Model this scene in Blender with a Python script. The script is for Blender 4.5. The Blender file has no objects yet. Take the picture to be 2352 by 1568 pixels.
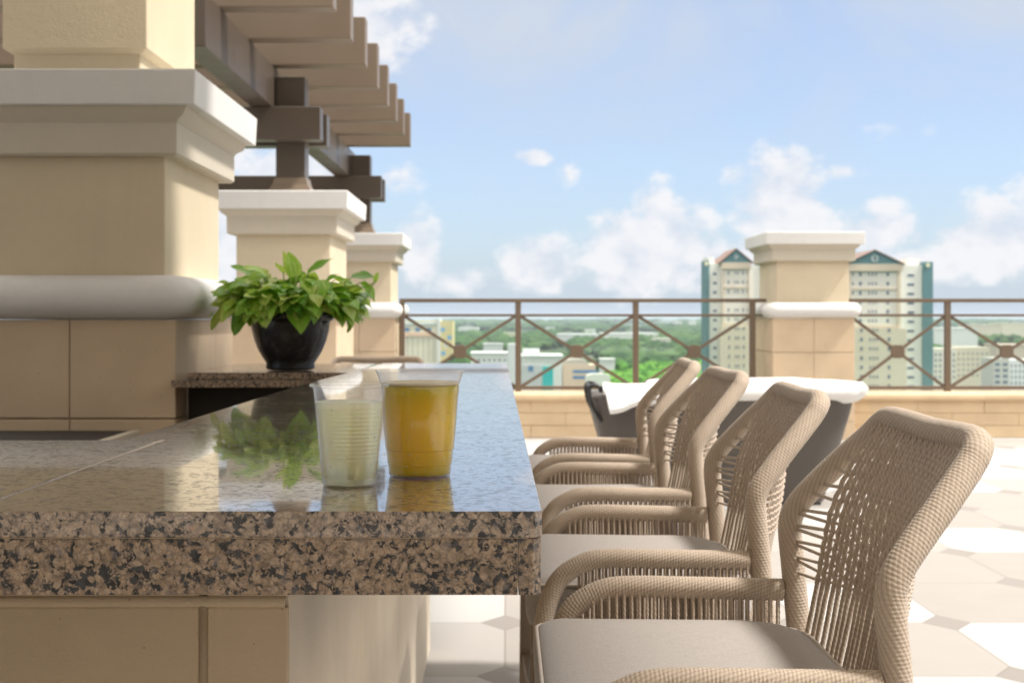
import bpy, bmesh, math, random
from mathutils import Vector, Matrix, noise as mnoise
random.seed(11)
C = bpy.context.scene.collection
PI = math.pi
H = 1.12            # eye height above the terrace
F = 3267.0          # focal length in units of the 2352-wide picture used for measuring
CT = H - 0.173      # counter top
GZ = -55.0          # street level far below the terrace

def at(x, y, Y):    # picture measurement -> real point at distance Y
    return Vector(((x - 1160) * Y / F, Y, H - (y - 728) * Y / F))
def ax(x, Y): return (x - 1160) * Y / F
def az(y, Y): return H - (y - 728) * Y / F

# ------------------------------------------------------------------ mesh builder
class MB:
    def __init__(s): s.v = []; s.f = []; s.uv = []; s.has = False; s.mi = []
    def face(s, idx, uv=None, mi=0):
        s.f.append(tuple(idx)); s.uv.append(uv); s.mi.append(mi)
        if uv: s.has = True
    def box(s, x0, x1, y0, y1, z0, z1, mi=0):
        b = len(s.v)
        s.v += [(x0,y0,z0),(x1,y0,z0),(x1,y1,z0),(x0,y1,z0),(x0,y0,z1),(x1,y0,z1),(x1,y1,z1),(x0,y1,z1)]
        for q in ((3,2,1,0),(4,5,6,7),(0,1,5,4),(1,2,6,5),(2,3,7,6),(3,0,4,7)):
            s.face([b+i for i in q], mi=mi)
        return s
    def prism(s, poly, z0, z1):
        b = len(s.v); n = len(poly)
        s.v += [(p[0],p[1],z0) for p in poly] + [(p[0],p[1],z1) for p in poly]
        s.face([b+n-1-i for i in range(n)]); s.face([b+n+i for i in range(n)])
        for i in range(n):
            j = (i+1) % n; s.face((b+i, b+j, b+n+j, b+n+i))
        return s
    def prismY(s, poly, y0, y1):       # polygon in x,z extruded along y
        b = len(s.v); n = len(poly)
        s.v += [(p[0],y0,p[1]) for p in poly] + [(p[0],y1,p[1]) for p in poly]
        s.face([b+i for i in range(n)]); s.face([b+2*n-1-i for i in range(n)])
        for i in range(n):
            j = (i+1) % n; s.face((b+j, b+i, b+n+i, b+n+j))
        return s
    def rings(s, rings, cap=True, closed=True):
        b = len(s.v); n = len(rings[0])
        for r in rings: s.v += [tuple(p) for p in r]
        for k in range(len(rings)-1):
            for i in range(n if closed else n-1):
                j = (i+1) % n
                s.face((b+k*n+i, b+k*n+j, b+(k+1)*n+j, b+(k+1)*n+i))
        if cap:
            s.face([b+n-1-i for i in range(n)])
            s.face([b+(len(rings)-1)*n+i for i in range(n)])
        return s
    def lathe(s, prof, cx=0, cy=0, n=48, cap=True, flute=None):
        R = []
        for r, z in prof:
            R.append([(cx + (r*(1 + (flute(2*PI*i/n, z) if flute else 0)))*math.cos(2*PI*i/n),
                       cy + (r*(1 + (flute(2*PI*i/n, z) if flute else 0)))*math.sin(2*PI*i/n), z) for i in range(n)])
        return s.rings(R, cap)
    def tube(s, pts, rad, sides=8, cap=True, shape=None, flat=None):
        """pts: list of Vectors (already dense); rad: number or list; shape(u,theta)->radius factor; flat=(a,b) section"""
        pts = [Vector(p) for p in pts]; n = len(pts); b = len(s.v)
        t = (pts[1]-pts[0]).normalized()
        up = Vector((0,1,0)) if abs(t.y) < .9 else Vector((1,0,0))
        nv = (up - t*up.dot(t)).normalized(); u = 0.0; us = []
        for k in range(n):
            if k == 0: t2 = (pts[1]-pts[0])
            elif k == n-1: t2 = pts[-1]-pts[-2]
            else: t2 = pts[k+1]-pts[k-1]
            t2 = t2.normalized(); nv = (nv - t2*nv.dot(t2)).normalized(); bn = t2.cross(nv)
            if k: u += (pts[k]-pts[k-1]).length
            us.append(u); r = rad[k] if isinstance(rad, (list, tuple)) else rad
            for i in range(sides):
                th = 2*PI*i/sides; rr = r*(shape(u, th) if shape else 1)
                fa, fb = flat or (1, 1)
                s.v.append(tuple(pts[k] + nv*(math.cos(th)*rr*fa) + bn*(math.sin(th)*rr*fb)))
        for k in range(n-1):
            for i in range(sides):
                j = (i+1) % sides
                s.face((b+k*sides+i, b+k*sides+j, b+(k+1)*sides+j, b+(k+1)*sides+i),
                       ((us[k], i/sides), (us[k], (i+1)/sides), (us[k+1], (i+1)/sides), (us[k+1], i/sides)))
        if cap:
            s.face([b+sides-1-i for i in range(sides)]); s.face([b+(n-1)*sides+i for i in range(sides)])
        return s
    def build(s, name, mat, parent=None, smooth=False, bevel=0, seg=2, label=None):
        me = bpy.data.meshes.new(name); me.from_pydata(s.v, [], s.f)
        if s.has:
            uvl = me.uv_layers.new(name='UVMap'); k = 0; data = uvl.data
            for fi, f in enumerate(s.f):
                uv = s.uv[fi]
                for i in range(len(f)):
                    data[k].uv = uv[i] if uv else (0, 0); k += 1
        for m in (mat if isinstance(mat, (list, tuple)) else [mat]): me.materials.append(m)
        if any(s.mi): me.polygons.foreach_set('material_index', s.mi)
        bm = bmesh.new(); bm.from_mesh(me); bmesh.ops.recalc_face_normals(bm, faces=bm.faces); bm.to_mesh(me); bm.free()
        if smooth:
            me.polygons.foreach_set('use_smooth', [True]*len(me.polygons))
            if smooth != True: me.set_sharp_from_angle(angle=math.radians(smooth))
        o = bpy.data.objects.new(name, me); C.objects.link(o)
        if bevel:
            m = o.modifiers.new('Bevel', 'BEVEL'); m.width = bevel; m.segments = seg; m.limit_method = 'ANGLE'; m.angle_limit = .6
        if parent: o.parent = parent
        if label: o['label'] = label
        return o

def tag(o, label, cat=None, group=None, kind=None):
    o['label'] = label
    if cat: o['category'] = cat
    if group: o['group'] = group
    if kind: o['kind'] = kind
    return o
def thing(name, label, cat, loc=(0,0,0), group=None):
    o = bpy.data.objects.new(name, None); C.objects.link(o); o.location = loc; o.empty_display_size = .05
    return tag(o, label, cat, group)
def struct(o): o['kind'] = 'structure'; return o
def catmull(P, n):
    P = [Vector(p) for p in P]; Q = [P[0]*2-P[1]] + P + [P[-1]*2-P[-2]]; out = []
    for i in range(1, len(Q)-2):
        a, b, c, d = Q[i-1], Q[i], Q[i+1], Q[i+2]
        for k in range(n):
            t = k/n
            out.append(.5*((2*b)+(c-a)*t+(2*a-5*b+4*c-d)*t*t+(3*b-a-3*c+d)*t**3))
    out.append(P[-1]); return out
def resample(P, step):
    L = [0]
    for i in range(1, len(P)): L.append(L[-1]+(P[i]-P[i-1]).length)
    n = max(2, int(L[-1]/step)); out = []; j = 0
    for k in range(n+1):
        d = L[-1]*k/n
        while j < len(P)-2 and L[j+1] < d: j += 1
        w = (d-L[j])/max(1e-9, L[j+1]-L[j]); out.append(P[j].lerp(P[j+1], w))
    return out

# ------------------------------------------------------------------ materials
class NT:
    def __init__(s, name):
        s.m = bpy.data.materials.new(name); s.m.use_nodes = True; s.t = s.m.node_tree; s.t.nodes.clear()
        s.out = s.t.nodes.new('ShaderNodeOutputMaterial')
    def n(s, typ, **kw):
        nd = s.t.nodes.new('ShaderNode'+typ)
        for k, v in kw.items():
            if k.startswith('i_'): nd.inputs[k[2:].replace('_', ' ')].default_value = v
            else: setattr(nd, k, v)
        return nd
    def l(s, a, b): s.t.links.new(a, b)
    def math(s, op, a, b=None, clamp=False):
        nd = s.n('Math', operation=op, use_clamp=clamp)
        for i, x in enumerate((a, b)):
            if x is None: continue
            if isinstance(x, (int, float)): nd.inputs[i].default_value = x
            else: s.l(x, nd.inputs[i])
        return nd.outputs[0]
    def mix(s, fac, a, b, blend='MIX'):
        nd = s.n('MixRGB', blend_type=blend)
        for i, x in zip((0, 1, 2), (fac, a, b)):
            if isinstance(x, (int, float)): nd.inputs[i].default_value = x
            elif isinstance(x, tuple): nd.inputs[i].default_value = (*x[:3], 1)
            else: s.l(x, nd.inputs[i])
        return nd.outputs[0]
    def ramp(s, fac, stops, interp='LINEAR'):
        nd = s.n('ValToRGB'); cr = nd.color_ramp; cr.interpolation = interp
        while len(cr.elements) < len(stops): cr.elements.new(.5)
        for e, (p, c) in zip(cr.elements, stops):
            e.position = p; e.color = (*c, 1) if isinstance(c, tuple) else (c, c, c, 1)
        s.l(fac, nd.inputs[0]); return nd.outputs[0]
    def coord(s, kind='Object', scale=(1,1,1)):
        c = s.n('TexCoord').outputs[kind]
        if scale == (1,1,1): return c
        m = s.n('Mapping'); m.inputs['Scale'].default_value = scale; s.l(c, m.inputs[0]); return m.outputs[0]
    def noise(s, co, scale, detail=3, rough=.55, dist=0):
        nd = s.n('TexNoise'); nd.inputs['Scale'].default_value = scale; nd.inputs['Detail'].default_value = detail
        nd.inputs['Roughness'].default_value = rough; nd.inputs['Distortion'].default_value = dist
        s.l(co, nd.inputs['Vector']); return nd
    def schlick(s, f0, k):
        lw = s.n('LayerWeight'); lw.inputs[0].default_value = .5
        return s.math('ADD', f0, s.math('MULTIPLY', s.math('POWER', lw.outputs['Facing'], 5), k), True)
    def bsdf(s, col, rough=.6, bump=None, bs=.2, bd=.002, metal=0, spec=.5, **kw):
        p = s.n('BsdfPrincipled')
        if isinstance(col, tuple): p.inputs['Base Color'].default_value = (*col, 1)
        else: s.l(col, p.inputs['Base Color'])
        if isinstance(rough, (int, float)): p.inputs['Roughness'].default_value = rough
        else: s.l(rough, p.inputs['Roughness'])
        p.inputs['Metallic'].default_value = metal; p.inputs['Specular IOR Level'].default_value = spec
        for k, v in kw.items(): p.inputs[k.replace('_', ' ')].default_value = v
        if bump is not None:
            b = s.n('Bump'); b.inputs['Strength'].default_value = bs; b.inputs['Distance'].default_value = bd
            s.l(bump, b.inputs['Height']); s.l(b.outputs[0], p.inputs['Normal'])
        s.l(p.outputs[0], s.out.inputs[0]); return p

def plaster(name, col, dark=.88, grain=260, rough=.85, bs=.5, bd=.003, blotch=2.2):
    t = NT(name); co = t.coord()
    big = t.noise(co, blotch, 4).outputs[0]; fine = t.noise(co, grain, 2).outputs[0]; mid = t.noise(co, grain/7, 3).outputs[0]
    c = t.mix(t.ramp(big, [(.3, 0), (.75, 1)]), tuple(x*dark for x in col), col)
    c = t.mix(t.math('MULTIPLY', mid, .22), c, tuple(x*.66 for x in col))
    stk = t.noise(t.coord('Object', (9, 9, .7)), 1, 4, .6).outputs[0]
    c = t.mix(t.ramp(stk, [(.55, 0), (.75, .22)]), c, tuple(x*.72 for x in col))
    h = t.math('ADD', fine, t.math('MULTIPLY', mid, .8))
    t.bsdf(c, rough, h, bs, bd, spec=.3); return t.m
def stone_tile(name, col, pit=True):
    t = NT(name); co = t.coord()
    big = t.noise(co, 3.5, 4).outputs[0]; fine = t.noise(co, 420, 2).outputs[0]
    c = t.mix(t.ramp(big, [(.3, 0), (.7, 1)]), tuple(x*.84 for x in col), col)
    v = t.n('TexVoronoi'); v.inputs['Scale'].default_value = 62; t.l(co, v.inputs['Vector'])
    sep = t.n('SeparateColor'); t.l(v.outputs['Color'], sep.inputs[0])
    r = t.math('MULTIPLY', t.math('POWER', sep.outputs[0], 5), .16)
    spot = t.math('LESS_THAN', v.outputs['Distance'], r)
    c = t.mix(t.math('MULTIPLY', spot, .6), c, tuple(x*.3 for x in col))
    h = t.math('SUBTRACT', fine, t.math('MULTIPLY', spot, 1.5))
    t.bsdf(c, .8, h, .55, .002, spec=.3); return t.m
def paint(name, col, rough=.45, var=.08, metal=0, scale=3):
    t = NT(name); co = t.coord(); n = t.noise(co, scale, 5).outputs[0]
    c = t.mix(n, tuple(x*(1-var) for x in col), tuple(min(1, x*(1+var)) for x in col))
    t.bsdf(c, t.ramp(n, [(.2, rough-.06), (.8, rough+.1)]), t.noise(co, 90, 3).outputs[0], .06, .001, metal=metal); return t.m
def granite(name, polish):
    t = NT(name); co0 = t.coord(); ds = t.noise(co0, 55, 2).outputs['Color']
    vm = t.n('VectorMath', operation='MULTIPLY_ADD'); t.l(ds, vm.inputs[0]); vm.inputs[1].default_value = (.009,)*3; t.l(co0, vm.inputs[2]); co = vm.outputs[0]
    v = t.n('TexVoronoi'); v.inputs['Scale'].default_value = 165; t.l(co, v.inputs['Vector'])
    sc = t.n('SeparateColor'); t.l(v.outputs['Color'], sc.inputs[0])
    v2 = t.n('TexVoronoi'); v2.inputs['Scale'].default_value = 420; t.l(co, v2.inputs['Vector'])
    sc2 = t.n('SeparateColor'); t.l(v2.outputs['Color'], sc2.inputs[0])
    gv = t.math('ADD', t.math('MULTIPLY', sc.outputs[0], .62), t.math('MULTIPLY', sc2.outputs[0], .38))
    grain = t.ramp(gv, [(.05, (.10,.078,.06)), (.26, (.27,.19,.128)), (.46, (.35,.25,.17)), (.68, (.44,.33,.24)), (.85, (.24,.185,.145)), (.97, (.37,.24,.155))])
    grain = t.mix(t.ramp(v.outputs['Distance'], [(.4, 0), (.8, .5)]), grain, (.085,.062,.047))
    n1 = t.noise(co, 112, 5, .70, .4).outputs[0]; n2 = t.noise(co0, 24, 2).outputs[0]
    blk = t.math('ADD', n1, t.math('MULTIPLY', t.math('SUBTRACT', n2, .5), .20))
    blk = t.math('ADD', blk, t.math('MULTIPLY', t.math('SUBTRACT', sc.outputs[2], .5), .20))
    blk = t.math('ADD', blk, t.math('MULTIPLY', t.math('SUBTRACT', sc2.outputs[2], .5), .08))
    mask = t.ramp(blk, [(.552, 0), (.577, 1)])
    c = t.mix(mask, grain, t.mix(sc.outputs[1], (.010,.010,.012), (.05,.05,.055)))
    gry = t.ramp(t.noise(co, 85, 2).outputs[0], [(.62, 0), (.68, .6)])
    c = t.mix(gry, c, (.15,.135,.14))
    sp = t.ramp(t.noise(co0, 520, 3).outputs[0], [(.3, .70), (.7, 1.08)])
    c = t.mix(1, c, sp, 'MULTIPLY')
    if polish:
        # fine polish lines: micro waviness smears the mirror image a little
        w = t.noise(co0, 170, 3).outputs[0]
        smu = t.ramp(t.noise(co0, 7, 5, .65, 1.2).outputs[0], [(.35, .03), (.7, .13)])
        fleck = t.ramp(t.noise(co0, 210, 3, .65).outputs[0], [(.55, 0), (.65, .3)])
        mk = t.math('MAXIMUM', mask, fleck)
        p = t.bsdf(c, t.math('ADD', smu, t.math('MULTIPLY', mk, .18)), w, .006, .0004, spec=.6, Coat_Weight=.7, Coat_Roughness=.02, Coat_IOR=1.5)
        t.l(t.math('SUBTRACT', .7, t.math('MULTIPLY', mk, .28)), p.inputs['Coat Weight'])
        t.l(t.math('SUBTRACT', .55, t.math('MULTIPLY', mk, .2)), p.inputs['Specular IOR Level'])
    else: t.bsdf(c, .32, t.noise(co0, 300, 2).outputs[0], .12, .0008, spec=.4)
    return t.m

M = {}
M['stucco'] = plaster('cream_stucco', (.64,.54,.385))
M['trim'] = plaster('white_trim', (.71,.695,.67), .93, 180, .7, .3)
M['trim2'] = plaster('greige_trim', (.57,.51,.415), .93, 200, .75, .3)
M['hotel'] = plaster('shade_wall_stucco', (.60,.52,.40))  # stucco of the unseen wall added behind the camera
M['tile'] = stone_tile('tan_stone_tile', (.64,.49,.335))
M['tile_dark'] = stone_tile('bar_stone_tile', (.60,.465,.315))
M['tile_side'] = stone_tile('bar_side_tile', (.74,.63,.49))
M['grout'] = plaster('tan_grout', (.55,.425,.29), .85, 300)
M['parapet'] = stone_tile('parapet_stone', (.74,.56,.36))
M['gran'] = granite('granite_polished', True)
M['gran_edge'] = granite('granite_edge', False)
M['wood'] = paint('brown_paint', (.175,.128,.088), .4, .1)
M['wood_shaded'] = paint('shaded_brown_paint', (.072,.053,.039), .36, .1)  # brown paint darkened so the shade on beams and posts is in the colour
M['bronze'] = paint('bronze_metal', (.145,.102,.068), .42, .1)
M['legmetal'] = paint('taupe_metal', (.16,.115,.075), .4, .1)
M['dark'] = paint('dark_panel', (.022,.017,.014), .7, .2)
M['black'] = paint('black_metal', (.025,.024,.024), .4, .1)
M['roofw'] = paint('shade_roof_underside', (.74,.68,.58), .8, .05)  # pale underside of the added roof, bounces light onto the stools

def rope_mat(name, fu, fv, bs, dk):
    t = NT(name); uv = t.n('UVMap').outputs[0]; sx = t.n('SeparateXYZ'); t.l(uv, sx.inputs[0])
    ph = t.math('ADD', t.math('MULTIPLY', sx.outputs[0], fu), t.math('MULTIPLY', sx.outputs[1], fv))
    s = t.math('ADD', t.math('MULTIPLY', t.math('SINE', ph), .5), .5); co = t.coord(); n = t.noise(co, 35, 3).outputs[0]; fib = t.noise(co, 900, 1).outputs[0]
    c = t.mix(n, (.45,.36,.275), (.55,.45,.36))
    c = t.mix(t.math('MULTIPLY', t.math('POWER', s, 3), dk), c, (.15,.105,.07))
    c = t.mix(t.math('MULTIPLY', fib, .35), c, (.28,.21,.15))
    t.bsdf(c, .72, t.math('ADD', t.math('MULTIPLY', s, -.8), fib), bs, .0012, spec=.3, Sheen_Weight=.15); return t.m
M['wrap'] = rope_mat('taupe_rope_wrapping', 430, 107, .3, .33)
M['rope'] = rope_mat('taupe_rope', 785, 18.85, .25, .28)
def fabric_mat(name, col, sc=1):
    t = NT(name); co = t.coord('Object', (1,1,1))
    a = t.noise(t.coord('Object', (60*sc, 900*sc, 300)), 1, 2).outputs[0]; b = t.noise(t.coord('Object', (900*sc, 90*sc, 300)), 1, 2).outputs[0]
    f = t.math('MULTIPLY', t.math('ADD', a, b), .5)
    c = t.mix(t.ramp(f, [(.35, 0), (.65, 1)]), tuple(x*.82 for x in col), tuple(min(1, x*1.1) for x in col))
    big = t.noise(co, 9, 3).outputs[0]; c = t.mix(t.math('MULTIPLY', big, .25), c, tuple(x*.8 for x in col))
    t.bsdf(c, .9, f, .3, .0012, spec=.2, Sheen_Weight=.2); return t.m
M['cushion'] = fabric_mat('taupe_cushion', (.375,.335,.305))
M['white_fabric'] = fabric_mat('white_fabric', (.82,.80,.78), .4)
M['piping'] = fabric_mat('cushion_piping', (.56,.49,.43))
def wicker_mat():
    t = NT('grey_wicker'); co = t.coord()
    w1 = t.n('TexWave', bands_direction='Z'); w1.inputs['Scale'].default_value = 26; t.l(co, w1.inputs[0])
    w2 = t.n('TexWave', bands_direction='X'); w2.inputs['Scale'].default_value = 20; t.l(co, w2.inputs[0])
    f = t.math('MULTIPLY', w1.outputs[1], w2.outputs[1]); n = t.noise(co, 30, 2).outputs[0]
    c = t.mix(f, (.06,.05,.043), t.mix(n, (.15,.128,.11), (.20,.17,.145)))
    t.bsdf(c, .6, f, .6, .004); return t.m
M['wicker'] = wicker_mat()

def floor_mat():
    t = NT('paved_terrace'); co = t.coord(); sx = t.n('SeparateXYZ'); t.l(co, sx.inputs[0])
    def cell(v, off, per):
        q = t.math('DIVIDE', t.math('SUBTRACT', v, off), per)
        fl = t.math('FLOOR', q); fr = t.math('SUBTRACT', q, fl); return fl, fr
    fx, ux = cell(sx.outputs[0], 0.0, .54); fy, uy = cell(sx.outputs[1], 5.22, .78)
    # distance from the nearest lattice corner
    cx = t.math('MULTIPLY', t.math('MINIMUM', ux, t.math('SUBTRACT', 1, ux)), .54)
    cy = t.math('MULTIPLY', t.math('MINIMUM', uy, t.math('SUBTRACT', 1, uy)), .78)
    d = t.math('ADD', t.math('DIVIDE', cx, .088), t.math('DIVIDE', cy, .125))
    dia = t.math('LESS_THAN', d, 1)
    j1 = t.math('LESS_THAN', t.math('ABSOLUTE', t.math('SUBTRACT', d, 1)), .045)
    j2 = t.math('LESS_THAN', t.math('MINIMUM', cx, cy), .0035)
    j = t.math('MAXIMUM', j1, t.math('MULTIPLY', j2, t.math('SUBTRACT', 1, dia)))
    cb = t.n('CombineXYZ'); t.l(fx, cb.inputs[0]); t.l(fy, cb.inputs[1])
    wn = t.n('TexWhiteNoise', noise_dimensions='2D'); t.l(cb.outputs[0], wn.inputs['Vector'])
    tilec = t.ramp(wn.outputs[0], [(0, (.43,.428,.42)), (.45, (.415,.408,.395)), (.5, (.295,.275,.255)), (.8, (.28,.26,.24)), (1, (.325,.305,.285))])
    n = t.noise(co, 5, 5, .6).outputs[0]
    tilec = t.mix(t.math('MULTIPLY', n, .3), tilec, (.45,.39,.33))
    c = t.mix(dia, tilec, (.25,.225,.205)); c = t.mix(t.math('MULTIPLY', j, .6), c, (.17,.15,.13))
    h = t.math('SUBTRACT', t.math('MULTIPLY', t.noise(co, 160, 3).outputs[0], .4), j)
    t.bsdf(c, .7, h, .3, .003, spec=.35); return t.m
M['floor'] = floor_mat()

# ------------------------------------------------------------------ terrace floor (structure)
b = MB(); b.box(-9, 13, -9, 13.55, -.5, 0); struct(b.build('terrace_floor', M['floor']))

# ------------------------------------------------------------------ bar counter
XR0, XR1 = .033, .007             # right edge near / far
YN, YF = 1.267, 5.33
bar = thing('bar_counter', 'brown speckled granite bar counter on a tan tiled base, holding two cups', 'bar counter', (-.25, 3, 0))
def kid(o): o.parent = bar; o.matrix_parent_inverse = Matrix.Translation(bar.location).inverted(); return o
SEAM = -.481
# main slab
b = MB(); b.prism([(SEAM+.0003, YN), (XR0-.006, YN), (XR0, YN+.006), (XR1, YF), (-.455, YF), (-.48, 4.63), (-.522, 3.62), (-.538, 2.002), (SEAM+.0003, 2.002)], CT-.0235, CT)
kid(b.build('counter_top', M['gran'], bevel=.0009, seg=2))
# near wing running left
b = MB(); b.prism([(-3.2, YN), (SEAM-.0003, YN), (SEAM-.0003, 2.0), (-3.2, 2.0)], CT-.0235, CT)
kid(b.build('counter_top', M['gran'], bevel=.0009, seg=2))
# apron strips, set 1 mm back, with a thin glue line
xm = ax(1190, YN)
b = MB(); b.box(-3.2, xm-.0003, YN+.001, YN+.03, CT-.0745, CT-.0243); kid(b.build('apron', M['gran_edge'], bevel=.0006))
b = MB(); b.prism([(xm+.0003, YN+.001), (XR0-.008, YN+.001), (XR0-.001, YN+.008), (XR1-.001, YF-.001), (XR1-.031, YF-.001), (xm+.0003, YN+.031)], CT-.0745, CT-.0243)
kid(b.build('apron', M['gran_edge'], bevel=.0006))
b = MB(); b.box(-3.19, XR0-.012, YN+.0016, YN+.028, CT-.0250, CT-.0232); kid(b.build('glue_line', M['grout']))
# seam of pale grout on the top
b = MB(); pts = []
rs = random.Random(4)
b0 = len(b.v); N = 60
for i in range(N+1):
    y = 1.999 - (1.999-1.50)*i/N; w = (.0052*(1-i/N)**1.5+.0003)*(1+.35*rs.uniform(-1, 1)); h = CT+.0006+.0006*rs.random()*(1-i/N)
    b.v += [(SEAM-w, y, CT+.0002), (SEAM-w*.3, y, h), (SEAM+w*.4, y, h), (SEAM+w, y, CT+.0002)]
for i in range(N):
    for k in range(3): b.face((b0+i*4+k, b0+i*4+k+1, b0+i*4+k+5, b0+i*4+k+4))
kid(b.build('grout_seam', plaster('pale_grout', (.62,.55,.48), .8, 500)))
# tiled base
BX = -.253; BY0 = 1.66; BY1 = 4.80; BZ = CT-.0747
b = MB(); b.box(-3.1, BX-.016, BY0+.012, 1.95, 0, BZ); b.box(-.53, BX-.016, 1.95, BY1, 0, BZ); kid(b.build('base_core', M['grout']))
b = MB(); xj = ax(466, BY0); xs = [xj]
while xs[-1] > -3: xs.append(xs[-1]-.335)
zr = .788
rows = [(0.002, .36), (.368, zr-.006), (zr+.006, BZ-.001)]
edges = [BX-.0005] + xs
for i in range(len(edges)-1):
    for z0, z1 in rows: b.box(edges[i+1]+.0045, edges[i]-(.0045 if i else 0), BY0, BY0+.011, z0, z1)
kid(b.build('front_tiles', M['tile_dark'], bevel=.0025))
b = MB()
for x in xs[:-1]:
    b.tube([Vector((x, BY0+.003, 0)), Vector((x, BY0+.003, zr))], .0052, 10, flat=(1, 1))
for z in (zr, .364):
    b.tube([Vector((-3.05, BY0+.0025, z)), Vector((BX-.004, BY0+.0025, z))], .0068, 10)
kid(b.build('mortar_bead', M['tile_dark'], smooth=True))
b = MB(); ys = [BY0+.0117, 2.505, 3.24, 3.98, BY1]
for i in range(4): b.box(BX-.015, BX, ys[i]+.001, ys[i+1]-.002, .002, BZ-.001)
kid(b.build('side_tiles', M['tile_side'], bevel=.0018))
# return slab towards the first pier + dark recess under it
b = MB(); b.box(-1.0, -.482, 4.47, 5.33, CT-.0235, CT-.0015); kid(b.build('counter_top', M['gran'], bevel=.0015, label='short granite return between the bar and the first pier'))
b = MB(); b.box(-1.046, -.50, 4.455, 5.32, CT-.0475, CT-.0245); kid(b.build('apron', M['gran_edge'], bevel=.0015))
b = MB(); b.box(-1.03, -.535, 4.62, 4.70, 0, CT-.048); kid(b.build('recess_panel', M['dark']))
# back bar cabinet by the pier foot
cab = thing('back_bar_cabinet', 'low dark brown cabinet inside the bar at the foot of the first pier', 'cabinet', (-1.8, 4.2, 0))
b = MB(); b.box(-.9, .628, -.34, .24, 0, .762-.02); o = b.build('body', M['dark'], cab, bevel=.004)
b = MB(); b.box(-.9, .632, -.345, .243, .7425, .766); o = b.build('top', M['dark'], cab, bevel=.003)
b = MB(); b.box(.6325, .66, -.345, .243, .02, .768); o = b.build('side_trim', M['trim2'], cab, bevel=.003)

# ------------------------------------------------------------------ piers
def rrect(x0, x1, y0, y1, z, r, k=6):
    pts = []
    for cx, cy, a0 in ((x1-r, y1-r, 0), (x0+r, y1-r, 90), (x0+r, y0+r, 180), (x1-r, y0+r, 270)):
        for i in range(k+1):
            a = math.radians(a0+90*i/k); pts.append((cx+r*math.cos(a), cy+r*math.sin(a), z))
    return pts
def pier(label, x0, x1, y0, y1, group, full=True, zb=0):
    ox, oy = (x0+x1)/2, (y0+y1)/2
    t = thing('stone_pier', label, 'pier', (ox, oy, zb), group)
    a0, a1, c0, c1 = x0-ox, x1-ox, y0-oy, y1-oy
    E = H - zb
    def loft(prof, name, mat, sm=35):
        b = MB(); b.rings([rrect(a0-o, a1+o, c0-o, c1+o, z, r) for z, o, r in prof]); return b.build(name, mat, t, smooth=sm)
    # cap slab
    loft([(E+.664, .116, .004), (E+.667, .120, .006), (E+.770, .125, .006), (E+.775, .119, .006)], 'cap', M['trim'])
    loft([(E+.618, .052, .004), (E+.626, .056, .004), (E+.640, .078, .004), (E+.6635, .090, .004)], 'cap_moulding', M['trim2'])
    loft([(E+.512, .040, .004), (E+.520, .050, .004), (E+.6175, .050, .004)], 'frieze', M['trim2'])
    loft([(E+.130, 0, .006), (E+.5115, 0, .006)], 'shaft', M['stucco'])
    zc, hh = E+.063, .070
    prof = []
    for i in range(13):
        a = -PI/2+PI*i/12; o = .035+.075*math.cos(a); prof.append((zc+hh*math.sin(a), o, .012+max(0, o)*.8))
    loft(prof, 'belt_moulding', M['trim'], 60)
    zt = E-.0085
    b = MB(); b.box(a0-.032, a1+.032, c0-.032, c1+.032, 0, zt); b.build('base_core', M['grout'], t)
    b = MB(); rows = []; z = zt
    while z > .02: rows.append((max(0.0, z-.312), z)); z -= .317
    g = .0014; T = .012; e = .044
    def split(u0, u1):
        n = max(1, round((u1-u0)/.34)); w = (u1-u0)/n
        return [(u0+w*i+(g if i else 0), u0+w*(i+1)-(g if i < n-1 else 0)) for i in range(n)]
    for z0, z1 in rows:
        for u0, u1 in split(a0-e, a1+e):
            b.box(u0, u1, c0-e, c0-e+T, z0, z1); b.box(u0, u1, c1+e-T, c1+e, z0, z1)
        for u0, u1 in split(c0-e+T+.0005, c1+e-T-.0005):
            b.box(a1+e-T, a1+e, u0, u1, z0, z1); b.box(a0-e, a0-e+T, u0, u1, z0, z1)
    b.build('base_tiles', M['tile'], t, bevel=.003)
    return t
PG = 'stone piers carrying the pergola'
p1 = pier('large shaded cream pier with a white stepped cap, rising left of the potted plant', -1.675, -1.0905, 4.56, 5.42, PG)
p2 = pier('cream pier behind the potted plant, a brown pergola post standing on its white cap', -1.668, -1.085, 8.825, 9.73, PG)
p3 = pier('most distant pergola pier, at the left end of the metal railing', -1.645, -1.062, 13.24, 14.1, PG)
p4 = pier('free-standing cream pier interrupting the railing in front of the two towers', 2.4955, 3.153, 13.05, 13.95, 'stone piers carrying the pergola')
del p4['group']
# stucco column on the first pier
col = thing('upper_column', 'cream stucco column standing on the cap of the nearest pier', 'column', (-1.42, 5.05, H+.7755))
b = MB(); b.rings([rrect(-.21, .21, -.33, .335, z, .006) for z in (0, .095)]); b.build('plinth', M['stucco'], col, smooth=35)
b = MB(); b.rings([rrect(-.215-o, .215+o, -.335-o, .34+o, z, .006) for z, o in ((.0955, 0), (.106, .016), (.112, .024), (1.6, .024))]); b.build('shaft', M['stucco'], col, smooth=35)

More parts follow.
